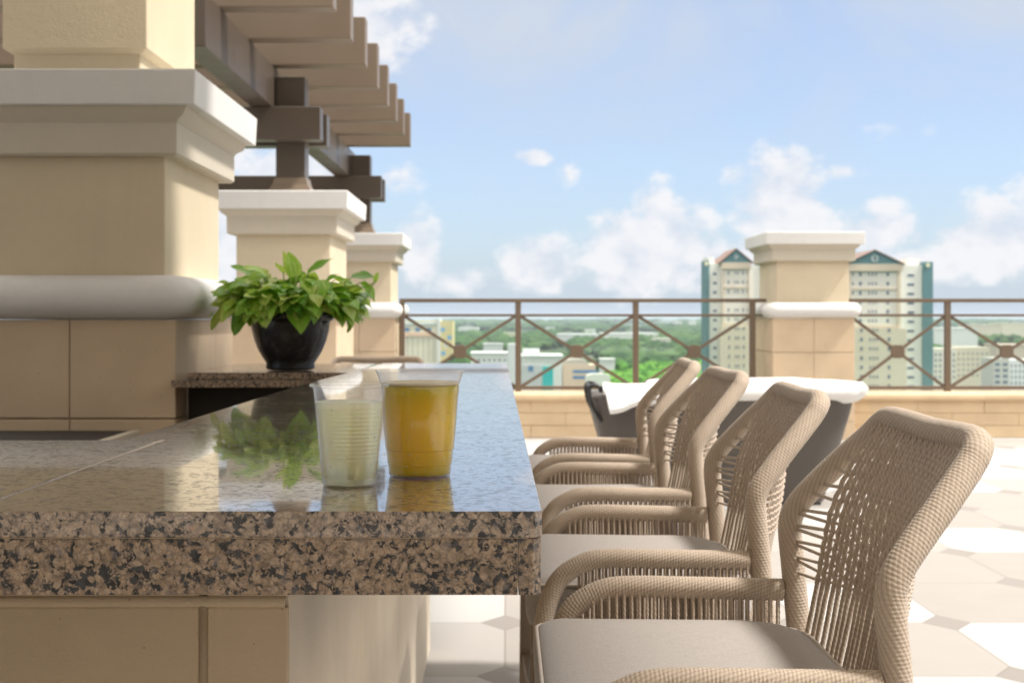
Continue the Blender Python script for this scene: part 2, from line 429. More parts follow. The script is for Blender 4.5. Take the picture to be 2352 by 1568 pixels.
# ------------------------------------------------------------------ pergola
per = thing('pergola', 'brown timber pergola of overhanging rafters on posts above the cream piers', 'pergola', (-1.4, 9, H+.78))
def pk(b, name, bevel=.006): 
    o = b.build(name, M['wood' if name in ('rafter', 'post_base') else 'wood_shaded'], per, bevel=bevel); o.matrix_parent_inverse = Matrix.Translation(per.location).inverted(); return o
for yy in (7.40, 8.24, 9.10, 9.97, 10.83, 11.68, 12.51, 13.37):
    b = MB(); b.box(-4.2, -.893, yy, yy+.14, H+1.611, H+1.92); pk(b, 'rafter')
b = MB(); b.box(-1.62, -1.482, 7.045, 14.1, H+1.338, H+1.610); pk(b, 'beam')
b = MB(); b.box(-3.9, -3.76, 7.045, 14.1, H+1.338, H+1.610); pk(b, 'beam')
for py in (9.18, 13.62):
    px = -1.386
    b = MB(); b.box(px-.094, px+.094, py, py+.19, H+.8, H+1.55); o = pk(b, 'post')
    b = MB()
    b.rings([[(px+sx*w, py+.095+sy*w, H+z) for sx, sy in ((-1,-1),(1,-1),(1,1),(-1,1))] for z, w in ((.7755, .15), (.80, .15), (.815, .135), (.835, .125), (.855, .112), (.90, .102))])
    pk(b, 'post_base', .002)
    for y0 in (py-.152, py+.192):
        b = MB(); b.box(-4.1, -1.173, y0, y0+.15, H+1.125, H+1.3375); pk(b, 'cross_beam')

# ------------------------------------------------------------------ parapet and railing
YW = 13.2
def parapet(label, x0, x1):
    t = thing('parapet_wall', label, 'wall', ((x0+x1)/2, YW, 0), 'parapet walls below the railing')
    w = (x1-x0)/2
    b = MB(); b.box(-w, w, .012, .26, 0, .345); b.build('core', M['parapet'], t)
    b = MB(); zs = [(0.002, .1135), (.1165, .2295), (.2325, .345)]
    rr = random.Random(int(x0*10))
    for k, (z0, z1) in enumerate(zs):
        x = -w - (.3 if k % 2 else 0)
        while x < w:
            L = .62
            b.box(max(x, -w)+.001, min(x+L, w)-.001, rr.uniform(-.003, .003), .0115, z0, z1); x += L
    b.build('stone_courses', M['parapet'], t, bevel=.008)
    b = MB(); prof = [(-.035, .3455), (-.05, .37), (-.05, .40), (-.03, .425), (.29, .425), (.29, .3455)]
    n = len(prof); b.v += [(-w, y, z) for y, z in prof]+[(w, y, z) for y, z in prof]
    for i in range(n):
        j = (i+1) % n; b.face((i, j, n+j, n+i))
    b.face(range(n)); b.face(range(2*n-1, n-1, -1))
    b.build('coping', M['parapet'], t, bevel=.006)
parapet('tan stone parapet left of the free-standing pier', -1.0, 2.44)
parapet('tan stone parapet right of the free-standing pier', 3.21, 8.5)

def glass_pane_mat():
    t = NT('clear_pane'); tr = t.n('BsdfTransparent'); gl = t.n('BsdfGlossy'); gl.inputs['Roughness'].default_value = .02
    tr.inputs[0].default_value = (.95,.985,.965,1)
    mx = t.n('MixShader'); t.l(t.schlick(.03, .7), mx.inputs[0]); t.l(tr.outputs[0], mx.inputs[1]); t.l(gl.outputs[0], mx.inputs[2]); t.l(mx.outputs[0], t.out.inputs[0]); return t.m
M['pane'] = glass_pane_mat()
ZT, ZM, ZB = az(690, 13.3), az(724, 13.3), az(890, 13.3)
def railing(label, posts, xe0, xe1, bays):
    t = thing('metal_railing', label, 'railing', ((xe0+xe1)/2, 13.3, .425), 'bronze railings above the parapet')
    cx, cz = t.location.x, .425
    def k(b, n, m='bronze', bev=.003, par=None): return b.build(n, M[m], par or t, bevel=bev)
    for nm, z, h, d in (('top_rail', ZT, .018, .03), ('middle_rail', ZM, .0125, .016), ('bottom_rail', ZB, .016, .02)):
        b = MB(); b.box(xe0-cx, xe1-cx, -d, d, z-h-cz, z+h-cz); k(b, nm)
    for x in posts:
        b = MB(); b.box(x-cx-.027, x-cx+.027, -.026, .026, 0, ZT-.018-cz); k(b, 'post')
    for x0, x1 in bays:
        xm, zm = (x0+x1)/2-cx, (ZM+ZB)/2-cz; hx, hz = (x1-x0)/2, (ZM-ZB)/2-.012
        for sg in (1, -1):
            b = MB(); d = Vector((hx, 0, sg*hz)); L = d.length; d.normalize(); nn = Vector((-d.z, 0, d.x))*.0145
            y0, y1 = (-.011, -.001) if sg > 0 else (.001, .011)
            ps = [Vector((xm, 0, zm))+d*a*L+nn*s for a, s in ((-1,-1),(1,-1),(1,1),(-1,1))]
            b.prismY([(p.x, p.z) for p in ps], y0, y1); k(b, 'brace', bev=.002)
        b = MB(); o = .062; c = .026
        b.prismY([(xm-o, zm-o+c), (xm-o+c, zm-o), (xm+o-c, zm-o), (xm+o, zm-o+c), (xm+o, zm+o-c), (xm+o-c, zm+o), (xm-o+c, zm+o), (xm-o, zm+o-c)], -.018, .018)
        k(b, 'rosette', bev=.004)
        b = MB(); b.box(x0-cx+.01, x1-cx-.01, .030, .036, ZB+.02-cz, ZM-.013-cz); k(b, 'glass_pane', 'pane', 0)
XP = [ax(v, 13.3) for v in (923, 1190, 1460, 1728)]
railing('bronze cross-braced railing between the far pergola pier and the free-standing pier', XP, XP[0]-.02, 2.44, [(XP[i]+.03, XP[i+1]-.03) for i in range(3)])
XQ = [ax(v, 13.3) for v in (2176, 2448, 2720)]
railing('bronze cross-braced railing running right from the free-standing pier', XQ, 3.21, XQ[-1]+.02, [(3.235, XQ[0]-.03), (XQ[0]+.03, XQ[1]-.03), (XQ[1]+.03, XQ[2]-.03)])

# ------------------------------------------------------------------ bar stools
def twist(pitch, amp, n=3):
    return lambda u, th: 1+amp*math.cos(n*(th-2*PI*u/pitch/ n*1.0))
def wrap(pitch, amp, R):
    def f(u, th):
        q = (u/pitch+th/(2*PI)) % 1.0
        return 1+amp*(math.sqrt(max(0, 1-(2*q-1)**2))-.7)+.012*math.sin(th*R/.0016+u*1500)
    return f
ROPE = .0031
def rope(b, P, r=ROPE, step=.0032, sides=7): b.tube(resample(P, step), r, sides, True, lambda u, th: 1+.12*math.cos(3*th-u*2*PI/.0072))
def stool_parts(root):
    YA, YT = .272, .207
    # back frame: one wrapped tube, foot - bend - top corner - across - down
    def side(s): return [(.385, s*YA, .56), (.376, s*YA, .66), (.368, s*YA, .75), (.363, s*YA, .81), (.369, s*(YA-.002), .838), (.390, s*(YA-.011), .868), (.430, s*(YA-.031), .913), (.466, s*(YT+.010), .952)]
    left = side(-1); right = side(1)[::-1]
    top = [(.480, -YT+.003, .970), (.487, -YT+.028, .979), (.492, -.10, .9785), (.494, 0, .976), (.492, .10, .9785), (.487, YT-.028, .979), (.480, YT-.003, .970)]
    P = resample(catmull(left+top+right, 14), .0012)
    b = MB(); b.tube(P, .0150, 16, True, wrap(.0046, .075, .015), flat=(1.0, 1.16)); b.build('back_frame', M['wrap'], root, smooth=True)
    # frame centre line for anchoring strands
    FR = catmull(side(1), 30)
    def frame_at(z):
        for i in range(len(FR)-1):
            if FR[i].z <= z <= FR[i+1].z:
                w = (z-FR[i].z)/max(1e-9, FR[i+1].z-FR[i].z); return FR[i].lerp(FR[i+1], w)
        return FR[-1]
    # back weave
    b = MB(); NV = 34; rr = random.Random(3); W = .196
    EDGE = [(.58, .352), (.64, .362), (.69, .373), (.74, .383), (.79, .392), (.84, .403), (.88, .419), (.92, .440), (.955, .463), (.99, .488)]
    def panel(y, z):
        w = min(1, max(0, (z-.60)/(.985-.60))); B = .050-.034*max(0, (w-.5)/.5)**1.3
        for (za, xa), (zb_, xb) in zip(EDGE, EDGE[1:]):
            if z <= zb_: break
        k = (z-za)/(zb_-za); k = k if not (.63 < z < .96) else k
        return Vector((xa+(xb-xa)*k + B*(1-(y/W)**2), y, z))
    for i in range(NV):
        y = -W+2*W*i/(NV-1); j = rr.uniform(-.0022, .0022); pts = []
        for k in range(49):
            z = .60+(.988-.60)*k/48; p = panel(y*(1-.02*(1-k/48))+j*math.sin(k/6+i), z)
            if z > .745: p.x += .0014*math.sin(PI*(z-.745)/.0115+PI*i)
            pts.append(p)
        rope(b, pts, .0037)
    rows = []; z = .750
    while z < .972: rows.append(z); z += .0115 if z < .835 else .019
    for q, z in enumerate(rows):
        f = frame_at(z); pts = []
        zz = z+(.0035 if q % 2 else -.0035)
        for k in range(81):
            y = -f.y+.004+(2*f.y-.008)*k/80
            if abs(y) <= W-.004:
                p = panel(y, z); i = (y+W)/(2*W)*(NV-1)
                p.x += .0030-.0030*math.sin(PI*(q+.5)+PI*i)
            else:
                e = panel(math.copysign(W, y), z); w = (abs(y)-W)/max(.004, f.y-W); w = min(1, max(0, w))
                p = e.lerp(Vector((f.x+.004, math.copysign(f.y, y), zz)), w)
            pts.append(p)
        rope(b, pts, .0025)
    b.build('back_weave', M['rope'], root, smooth=True)
    # arms with the front post
    for s in (1, -1):
        A = [(.012, s*.268, .44), (.014, s*.270, .58), (.020, s*.272, .640), (.042, s*.273, .690), (.082, s*.274, .717), (.125, s*.274, .7245), (.22, s*.273, .7235), (.32, s*.271, .7215), (.352, s*.270, .721)]
        P = resample(catmull(A, 14), .0011)
        b = MB(); b.tube(P, .0146, 12, True, wrap(.0046, .09, .0145), flat=(1.05, 1.1)); b.build('arm', M['wrap'], root, smooth=True)
        b = MB(); k = 0; x = .075
        while x < .352:
            zt = .722 if x > .12 else .722-(.12-x)*.35
            for dy in (-.0095, .0095):
                xx = x+(.004 if dy > 0 else -.001)
                rope(b, [Vector((xx, s*.272+dy*s, zt)), Vector((xx, s*.272+dy*s*1.05, .66)), Vector((xx, s*.272+dy*s, .590))], .0026, .004, 6)
            x += .0112
        # seat side rail, wrapped
        b.tube(resample([Vector((.012, s*.272, .584)), Vector((.385, s*.270, .584))], .0013), .013, 10, True, wrap(.0052, .09, .013))
        b.build('side_weave', M['rope'], root, smooth=True)
    b = MB()
    b.tube(resample(catmull([(.385, -.270, .59), (.350, -.19, .59), (.381, -.09, .59), (.391, 0, .59), (.381, .09, .59), (.350, .19, .59), (.385, .270, .59)], 8), .0016), .014, 10, True, wrap(.0052, .09, .014))
    b.build('rear_rail', M['rope'], root, smooth=True); b = MB()
    b.tube(resample([Vector((.012, -.272, .584)), Vector((.012, .272, .584))], .0016), .013, 10, True, wrap(.0052, .09, .013))
    b.build('seat_rail', M['rope'], root, smooth=True)
    # cushion: rounded plan, crowned top, piped edges
    def ring(off, z, crown=0):
        pts = []; x0, x1, yh = -.012+off, .372-off, .252-off; rf, rb = max(.012, .03-off*.5), max(.012, .095-off*.62)
        for cx, cy, a0, r in ((x1-rb, yh-rb, 0, rb), (x0+rf, yh-rf, 90, rf), (x0+rf, -yh+rf, 180, rf), (x1-rb, -yh+rb, 270, rb)):
            for i in range(9):
                a = math.radians(a0+90*i/8); pts.append((cx+r*math.cos(a), cy+r*math.sin(a), z))
        return pts
    b = MB()
    R = [ring(.02, .600), ring(.004, .606), ring(-.002, .625), ring(-.003, .650), ring(.0, .668), ring(.006, .678)]
    for o, z in ((.014, .6835), (.028, .6875), (.05, .6905), (.09, .693), (.14, .694), (.18, .694)): R.append(ring(o, z))
    R = [[(x, y, z+(.0035*mnoise.noise(Vector((x*9, y*7, 2)))+.0015*mnoise.noise(Vector((x*26, y*20, 5))) if z > .67 else 0)) for x, y, z in r] for r in R]
    b.rings(R); cu = b.build('seat_cushion', M['cushion'], root, smooth=50)
    b = MB(); q = ring(.002, .6755); q = [Vector(p) for p in q]; b.tube(q+[q[0]], .0028, 8, False); b.build('piping', M['piping'], cu, smooth=True)
    b = MB(); b.box(.02, .36, -.25, .25, .575, .5985); b.build('seat_pan', M['legmetal'], root)
    for (x, y, dx) in ((.014, .265, -.012), (.014, -.265, -.012), (.385, .265, .05), (.385, -.265, .05)):
        b = MB(); w0, w1 = .0125, .0175
        b.rings([[(x+dx*(1-z/.58)+sx*w, y+sy*w*.8, z) for sx, sy in ((-1,-1),(1,-1),(1,1),(-1,1))] for z, w in ((0, w0), (.30, .015), (.5705, w1))])
        b.build('leg', M['legmetal'], root, bevel=.002)
    b = MB(); b.box(-.0015, .0205, -.252, .252, .225, .245); b.build('footrest', M['legmetal'], root, bevel=.002)
    b = MB(); b.box(.022, .39, .259, .271, .235, .250); b.build('stretcher', M['legmetal'], root); b = MB(); b.box(.022, .39, -.271, -.259, .235, .250); b.build('stretcher', M['legmetal'], root)
SG = 'woven rope bar stools'
st = thing('bar_stool', 'nearest woven rope bar stool, its whole back and front cushion corner in sharp view', 'bar stool', (.055, 1.815, 0), SG)
stool_parts(st)
def copy_tree(o, parent=None):
    c = o.copy(); C.objects.link(c); c.parent = parent
    for ch in list(o.children): copy_tree(ch, c)
    return c
for lab, x, y, rz in (('second woven rope bar stool from the camera, between the sharp nearest one and the third', .052, 2.61, -.015),
                      ('third woven rope bar stool along the counter, counted from the camera', .055, 3.45, .035),
                      ('blurred woven rope bar stool furthest along the right side of the counter', .060, 4.25, -.03)):
    c = copy_tree(st); c.location = (x, y, 0); c.rotation_euler.z = rz; c['label'] = lab
c = copy_tree(st); c.location = (-.588, 6.12, 0); c.rotation_euler.z = PI/2; c.scale = (.945,)*3
c['label'] = 'rope stool at the far end of the bar, only its top rail showing'

# ------------------------------------------------------------------ cups
def plastic(name, milk):
    t = NT(name); tr = t.n('BsdfTransparent'); tr.inputs[0].default_value = (1,1,1,1)
    gl = t.n('BsdfGlossy'); gl.inputs['Roughness'].default_value = .06
    df = t.n('BsdfTranslucent'); df.inputs[0].default_value = (.9,.91,.92,1); d2 = t.n('BsdfDiffuse'); d2.inputs[0].default_value = (.9,.91,.92,1)
    md = t.n('MixShader'); md.inputs[0].default_value = .5; t.l(df.outputs[0], md.inputs[1]); t.l(d2.outputs[0], md.inputs[2])
    co = t.coord(); n = t.noise(co, 500, 2).outputs[0]; bp = t.n('Bump'); bp.inputs['Strength'].default_value = .12; bp.inputs['Distance'].default_value = .0006
    t.l(n, bp.inputs['Height']); t.l(bp.outputs[0], gl.inputs['Normal'])
    lw = t.n('LayerWeight'); lw.inputs[0].default_value = .35
    a = t.math('ADD', milk, t.math('MULTIPLY', t.math('POWER', lw.outputs['Facing'], 2.2), .38), True)
    m1 = t.n('MixShader'); t.l(a, m1.inputs[0]); t.l(tr.outputs[0], m1.inputs[1]); t.l(md.outputs[0], m1.inputs[2])
    m2 = t.n('MixShader'); t.l(t.schlick(.045, .5), m2.inputs[0]); t.l(m1.outputs[0], m2.inputs[1]); t.l(gl.outputs[0], m2.inputs[2])
    t.l(m2.outputs[0], t.out.inputs[0]); return t.m
def liquid(name, col, body, rough, bumpsc, cloudy):
    t = NT(name); co = t.coord(); n = t.noise(co, bumpsc, 3).outputs[0]
    v = t.n('TexVoronoi'); v.inputs['Scale'].default_value = 620; t.l(co, v.inputs['Vector'])
    h = t.math('ADD', t.math('MULTIPLY', n, .6), t.math('MULTIPLY', t.ramp(v.outputs[0], [(.1, 1), (.5, 0)]), .5))
    p = t.n('BsdfPrincipled'); p.inputs['Base Color'].default_value = (*col, 1); p.inputs['Roughness'].default_value = rough
    p.inputs['Transmission Weight'].default_value = 1; p.inputs['IOR'].default_value = 1.33
    b = t.n('Bump'); b.inputs['Strength'].default_value = .15; b.inputs['Distance'].default_value = .0006; t.l(h, b.inputs['Height']); t.l(b.outputs[0], p.inputs['Normal'])
    q = t.n('BsdfPrincipled'); q.inputs['Base Color'].default_value = (*body, 1); q.inputs['Roughness'].default_value = .3; q.inputs['Specular IOR Level'].default_value = .2
    q.inputs['Subsurface Weight'].default_value = 1; q.inputs['Subsurface Radius'].default_value = (1.0, .8, .5); q.inputs['Subsurface Scale'].default_value = .05; q.subsurface_method = 'RANDOM_WALK'
    mx = t.n('MixShader'); mx.inputs[0].default_value = cloudy; t.l(p.outputs[0], mx.inputs[1]); t.l(q.outputs[0], mx.inputs[2])
    t.l(mx.outputs[0], t.out.inputs[0]); return t.m
def shell(prof, wall):        # closed wall from an outer profile (r,z) bottom to top
    inner = [(max(.0005, r-wall), z+(.0012 if i == 0 else 0)) for i, (r, z) in enumerate(prof)]
    return prof + inner[::-1]
def interp(prof, z):
    for (r0, z0), (r1, z1) in zip(prof, prof[1:]):
        if z0 <= z <= z1 and z1 > z0: return r0+(r1-r0)*(z-z0)/(z1-z0)
    return prof[-1][0]
def drops(b, prof, n, seed, zlo, zhi, r0, r1):
    rd = random.Random(seed)
    for _ in range(n):
        z = rd.uniform(zlo, zhi); a = rd.uniform(PI*1.02, PI*1.98); r = interp(prof, z); s = rd.uniform(r0, r1)*(rd.random()**2*.8+.35)
        c = Vector((r*math.cos(a), r*math.sin(a), z)); nv = Vector((math.cos(a), math.sin(a), 0)); tv = Vector((-math.sin(a), math.cos(a), 0)); el = rd.choice((1, 1, 1.3, 1.9))
        R = []
        for k in range(4):
            ph = PI/2*k/3.2; R.append([c+nv*(math.sin(ph)*s*.55-.0001)+(tv*math.cos(2*PI*i/8)+Vector((0,0,el))*math.sin(2*PI*i/8))*s*math.cos(ph) for i in range(8)])
        b.rings(R)
Mclear = plastic('clear_plastic', .008); Mfrost = plastic('frosted_plastic', .16)
def water_mat():
    t = NT('water_drop'); gl = t.n('BsdfGlossy'); gl.inputs['Roughness'].default_value = .02; tr = t.n('BsdfTransparent'); tr.inputs[0].default_value = (.97,.97,.97,1)
    mx = t.n('MixShader'); t.l(t.schlick(.08, .8), mx.inputs[0]); t.l(tr.outputs[0], mx.inputs[1]); t.l(gl.outputs[0], mx.inputs[2]); t.l(mx.outputs[0], t.out.inputs[0]); return t.m
Mdrop = water_mat()
# amber cup
beer = thing('plastic_cup', 'larger clear plastic cup filled with bright amber beer', 'cup', (-.0930, 1.553, CT+.0004))
Hc = .1145; pr = [(.0008, 0), (.0325, 0), (.0336, .0022), (.0345, .0125), (.0352, .0130), (.0366, .0285), (.0374, .0292), (.0400, .060), (.0420, .0880), (.0424, .0886), (.0432, .0985), (.0444, .1040), (.0456, .1075), (.0462, .1085), (.0476, .1125), (.0487, .1135), (.0489, .1143), (.0484, .1149)]
b = MB(); b.lathe(shell([p for p in pr if p[1] < .0992], .0006), n=72, cap=False); b.build('cup_wall', Mclear, beer, smooth=40)
b = MB(); b.lathe(shell([(.0433, .0993)]+[p for p in pr if p[1] > .0992], .0006), n=72, cap=False); b.build('rim', Mfrost, beer, smooth=40)
lq = [(max(.0005, r-.0011), z) for r, z in pr if z < .0985 and r > .01]; lq[0] = (lq[0][0], .0022); lq = [p for p in lq if p[1] >= .0022]; lq.append((.0419, .0985))
b = MB(); b.lathe(lq, n=72); b.build('beer', liquid('amber_beer', (1.0,.55,.015), (1.0,.60,.018), .16, 300, .80), beer, smooth=40)
b = MB(); fo = [(.0419, .0989), (.0426, .1012), (.0418, .1021), (.038, .1017)]
b.lathe([(.0005, .0988)]+fo+[(.0005, .1015)], n=48, cap=False); b.build('foam', plaster('beer_foam', (.74,.62,.40), .9, 700), beer, smooth=True)
b = MB(); drops(b, pr, 190, 5, .006, .098, .0004, .0013); b.build('condensation', Mdrop, beer, smooth=True)
# pale wine cup with ribs
wine = thing('plastic_cup', 'smaller ribbed plastic cup of pale white wine standing left of the beer', 'cup', (-.160, 1.462, CT+.0004))
pr2 = [(.0008, 0), (.0264, 0), (.0273, .002), (.0278, .0085), (.0283, .0090)]
z = .026; 
def rw(z): return .0283+(.0368-.0283)*(z-.009)/(.0985-.009)
pr2.append((rw(.0255), .0255))
for i in range(14):
    z = .026+i*.0041; pr2 += [(rw(z)+.0001, z), (rw(z)+.00024, z+.0014), (rw(z)+.0001, z+.0030)]
pr2 += [(rw(.084), .084), (rw(.0985), .0985), (.0376, .1005), (.0400, .1012), (.0409, .1022), (.0409, .1038), (.0400, .1047), (.0382, .1047)]
b = MB(); b.lathe(shell(pr2, .0006), n=72, cap=False); b.build('cup_wall', plastic('milky_plastic', .03), wine, smooth=40)
lq = [(max(.0005, r-.0011), max(.002, z)) for r, z in pr2 if z < .0845 and r > .01]; lq.append((rw(.0862)-.0009, .0862))
b = MB(); b.lathe(lq, n=72); b.build('wine', liquid('pale_wine', (1.0,.95,.68), (1.0,.93,.60), .18, 260, .52), wine, smooth=40)
b = MB(); drops(b, pr2, 90, 8, .004, .08, .0004, .0012); b.build('condensation', Mdrop, wine, smooth=True)

# ------------------------------------------------------------------ potted plant
PX, PY = -.703, 4.66
plant = thing('potted_plant', 'bushy green and yellow trailing pothos in a glossy black pot', 'plant', (PX, PY, CT+.0005))
def pot_mat():
    t = NT('black_pot'); co = t.coord(); w = t.noise(co, 9, 3, .5, 2.5).outputs[0]
    c = t.mix(t.ramp(w, [(.52, 0), (.6, .5), (.66, 0)]), (.010,.010,.010), (.06,.058,.056))
    t.bsdf(c, .28, t.noise(co, 18, 3, .5, 2.0).outputs[0], .5, .006, spec=.5); return t.m
prof = [(.070, 0), (.078, .004), (.080, .010), (.078, .022), (.083, .032), (.100, .060), (.114, .095), (.123, .130), (.129, .155), (.130, .160), (.137, .163), (.141, .172), (.141, .184), (.137, .189), (.128, .190), (.122, .178), (.118, .165)]
b = MB(); b.lathe(prof, n=72, flute=lambda a, z: (.030*max(0, math.cos(8*a))*min(1, z/.03) if .025 < z < .155 else (.022*math.cos(8*a) if .155 < z < .192 else 0))); b.build('pot', pot_mat(), plant, smooth=50)
b = MB(); b.lathe([(.0005, .168), (.119, .166), (.119, .160)], n=32, cap=False); b.build('soil', plaster('dark_soil', (.05,.035,.025), .6, 90), plant)
def leaf_mat():
    t = NT('pothos_leaf'); uv = t.n('UVMap').outputs[0]; sx = t.n('SeparateXYZ'); t.l(uv, sx.inputs[0])
    g = t.n('NewGeometry'); rnd = g.outputs['Random Per Island']
    cm = t.n('CombineXYZ'); t.l(t.math('MULTIPLY', sx.outputs[0], 1.1), cm.inputs[0]); t.l(t.math('MULTIPLY', sx.outputs[1], 5), cm.inputs[1]); t.l(t.math('MULTIPLY', rnd, 40), cm.inputs[2])
    n = t.noise(cm.outputs[0], 1.6, 4, .6, .6).outputs[0]
    base = t.ramp(rnd, [(0, (.09,.28,.03)), (.3, (.20,.47,.035)), (.65, (.34,.62,.045)), (1, (.50,.70,.08))])
    thr = t.math('ADD', n, t.math('MULTIPLY', t.math('SUBTRACT', rnd, .5), .22))
    c = t.mix(t.ramp(thr, [(.50, 0), (.62, .85)]), base, (.68,.74,.24))
    mid = t.math('ABSOLUTE', t.math('SUBTRACT', sx.outputs[1], .5)); c = t.mix(t.ramp(mid, [(.0, .6), (.035, 0)]), c, (.40,.50,.16))
    p = t.bsdf(c, .33, None, spec=.5); tl = t.n('BsdfTranslucent'); t.l(t.mix(.5, c, (.38,.55,.04)), tl.inputs[0])
    mx = t.n('MixShader'); mx.inputs[0].default_value = .42; t.l(p.outputs[0], mx.inputs[1]); t.l(tl.outputs[0], mx.inputs[2]); t.l(mx.outputs[0], t.out.inputs[0]); return t.m
LW = [0, .36, .47, .5, .46, .38, .27, .14, .0]
def leaf(b, base, d, up, L, W, fold, droop):
    d = d.normalized(); side = d.cross(up).normalized(); nrm = side.cross(d).normalized()
    n = len(LW)-1; b0 = len(b.v); pos = Vector(base); ang = 0
    for k in range(n+1):
        t = k/n; w = LW[k]*W*(1.0 if k else .0)
        dd = d*math.cos(ang)+nrm*math.sin(ang); nn = nrm*math.cos(ang)-d*math.sin(ang)
        for q in (-1, -.5, 0, .5, 1):
            back = -.10*L*(abs(q)**1.5) if k == 1 else 0
            b.v.append(tuple(pos+side*(q*w)+nn*(fold*abs(q)*w+.05*W*math.sin(3.0*t*PI)*q*(abs(q)))+dd*back))
        pos = pos+dd*(L/n); ang -= droop/n
    for k in range(n):
        for q in range(4):
            i = b0+k*5+q
            b.face((i, i+1, i+6, i+5), ((k/n, q/4), (k/n, (q+1)/4), ((k+1)/n, (q+1)/4), ((k+1)/n, q/4)))
rl = random.Random(21); bl = MB(); bs = MB()
def petiole(p0, p1, lift, r=.0022):
    mid = (p0+p1)/2+Vector((0, 0, lift)); P = catmull([p0, mid, p1], 6); bs.tube(P, r, 6); return (P[-1]-P[-3]).normalized()
spec = []
for i in range(420):
    a = rl.uniform(0, 2*PI); q = rl.random()
    rad = .03+.175*math.sqrt(q)
    hmax = .325-max(0, rad-.10)*.75
    z = rl.uniform(.20, hmax) if i % 4 else rl.uniform(.185, .25)
    spec.append((rad*math.cos(a)*1.08, rad*math.sin(a)*.85, z, a))
for (x, y, z, a) in spec:
    p1 = Vector((x, y, z)); p0 = Vector((x*.35, y*.35, .165))
    petiole(p0, p1, rl.uniform(.005, .03))
    out = Vector((math.cos(a), math.sin(a), 0)); tilt = rl.uniform(-.8, .3) if z < .25 else rl.uniform(-.7, .8)
    d = (out+Vector((rl.uniform(-.55, .55), rl.uniform(-.55, .55), tilt)))
    L = rl.uniform(.052, .092); leaf(bl, p1, d, Vector((rl.uniform(-.4, .4), rl.uniform(-.6, .2), 1)), L, L*rl.uniform(.62, .8), rl.uniform(-.05, .35), rl.uniform(.3, 1.3))
# hand-placed leaves that make the outline: centre spike, left tip, right trailing runners
for (x, y, z, dx, dy, dz, L, W, dr) in ((.02, -.02, .305, -.25, -.2, 1, .085, .05, .1), (.06, -.02, .315, .75, 0, .5, .10, .045, .15), (.0, 0, .31, -.25, 0, .9, .085, .03, .1),
        (-.10, -.03, .30, -.8, -.1, .42, .10, .05, .2), (-.15, -.03, .26, -.85, -.2, .1, .10, .075, .7), (-.17, -.05, .20, -.8, -.3, -.35, .11, .07, .9), (-.13, -.08, .19, -.45, -.4, -.75, .09, .06, .5),
        (.05, -.13, .22, .1, -.6, -.75, .12, .075, .3), (.10, -.12, .29, .05, -.65, -.6, .115, .08, .3), (.19, -.06, .235, .25, -.3, -.9, .10, .05, .2), (.20, -.02, .30, .9, -.1, .15, .09, .05, .5),
        (.235, -.04, .285, .55, -.1, -.45, .085, .035, .9), (.281, -.04, .285, .25, 0, .95, .038, .018, .1), (-.05, -.12, .215, -.1, -.7, -.5, .10, .07, .6), (-.02, -.12, .255, -.2, -.7, -.2, .09, .07, .8)):
    p = Vector((x, y, z)); petiole(Vector((x*.4, y*.4, .165)), p, .02); leaf(bl, p, Vector((dx, dy, dz)), Vector((0, -.5, 1)), L, W*1.15, .25, dr)
P = catmull([(.13, -.06, .18), (.21, -.06, .195), (.25, -.05, .232), (.281, -.04, .29)], 10); bs.tube(P, .0022, 6)
bl.build('foliage', leaf_mat(), plant, smooth=True)
def stem_mat():
    t = NT('pothos_stem'); n = t.noise(t.coord(), 30, 2).outputs[0]; t.bsdf(t.mix(n, (.18,.32,.05), (.36,.46,.12)), .4); return t.m
bs.build('stems', stem_mat(), plant, smooth=True)

# ------------------------------------------------------------------ wicker sofa with white cushion and towel
sofa = thing('wicker_sofa', 'wide grey wicker sofa with a white top cushion, standing behind the bar stools', 'sofa', (1.30, 8.75, 0))
def sring(hx, hy, z, r, dx=0): return rrect(-hx+dx, hx+dx, -hy, hy, z, r, 8)
b = MB(); b.rings([sring(.62, .30, .015, .15), sring(.70, .34, .30, .16), sring(.77, .37, .55, .17), sring(.79, .38, .645, .17), sring(.775, .365, .655, .16), sring(.70, .30, .655, .14), sring(.66, .27, .45, .12)], cap=True); b.build('body', M['wicker'], sofa, smooth=40)
b = MB(); rr = random.Random(9); R = []
for z, o in ((.600, .06), (.618, .0), (.650, -.035), (.690, -.045), (.725, -.02), (.742, .05), (.748, .16)):
    q = sring(.60-o, .355-o, z, .14, .22); R.append([(x, y, zz+.016*mnoise.noise(Vector((x*3, y*4, z*2)))+.010*math.sin(x*7)) for x, y, zz in q])
b.rings(R); b.build('cushion', M['white_fabric'], sofa, smooth=60)
b = MB()
for dy in (-.30, .05):
    b.tube(catmull([(-.73, dy, .50), (-.785, dy, .60), (-.80, dy, .69), (-.775, dy, .715), (-.72, dy, .69), (-.685, dy, .60)], 8), .012, 8)
b.tube(catmull([(-.79, -.30, .70), (-.80, -.12, .712), (-.79, .05, .70)], 8), .012, 8); b.build('arm_frame', M['black'], sofa, smooth=True)
b = MB()
for sx in (-.56, .56):
    for sy in (-.24, .24): b.box(sx-.025, sx+.025, sy-.025, sy+.025, 0, .0145)
b.build('feet', M['black'], sofa)
tw = thing('towel', 'creased white towel folded over the left end of the wicker sofa', 'towel', (.83, 8.36, .66))
b = MB(); nx, ny = 26, 14; G = []
for i in range(nx+1):
    for j in range(ny+1):
        u, v = i/nx, j/ny; x = -.20+.52*u; y = .22-.30*v
        z = .055-.12*(max(0, v-.55)/.45)**1.3*(1.1-.75*u)+.018*math.sin(v*19+u*3)*(.4+v)+.014*mnoise.noise(Vector((u*5, v*6, 1)))
        G.append((x-.05*math.sin(v*3), y-.03*v, z))
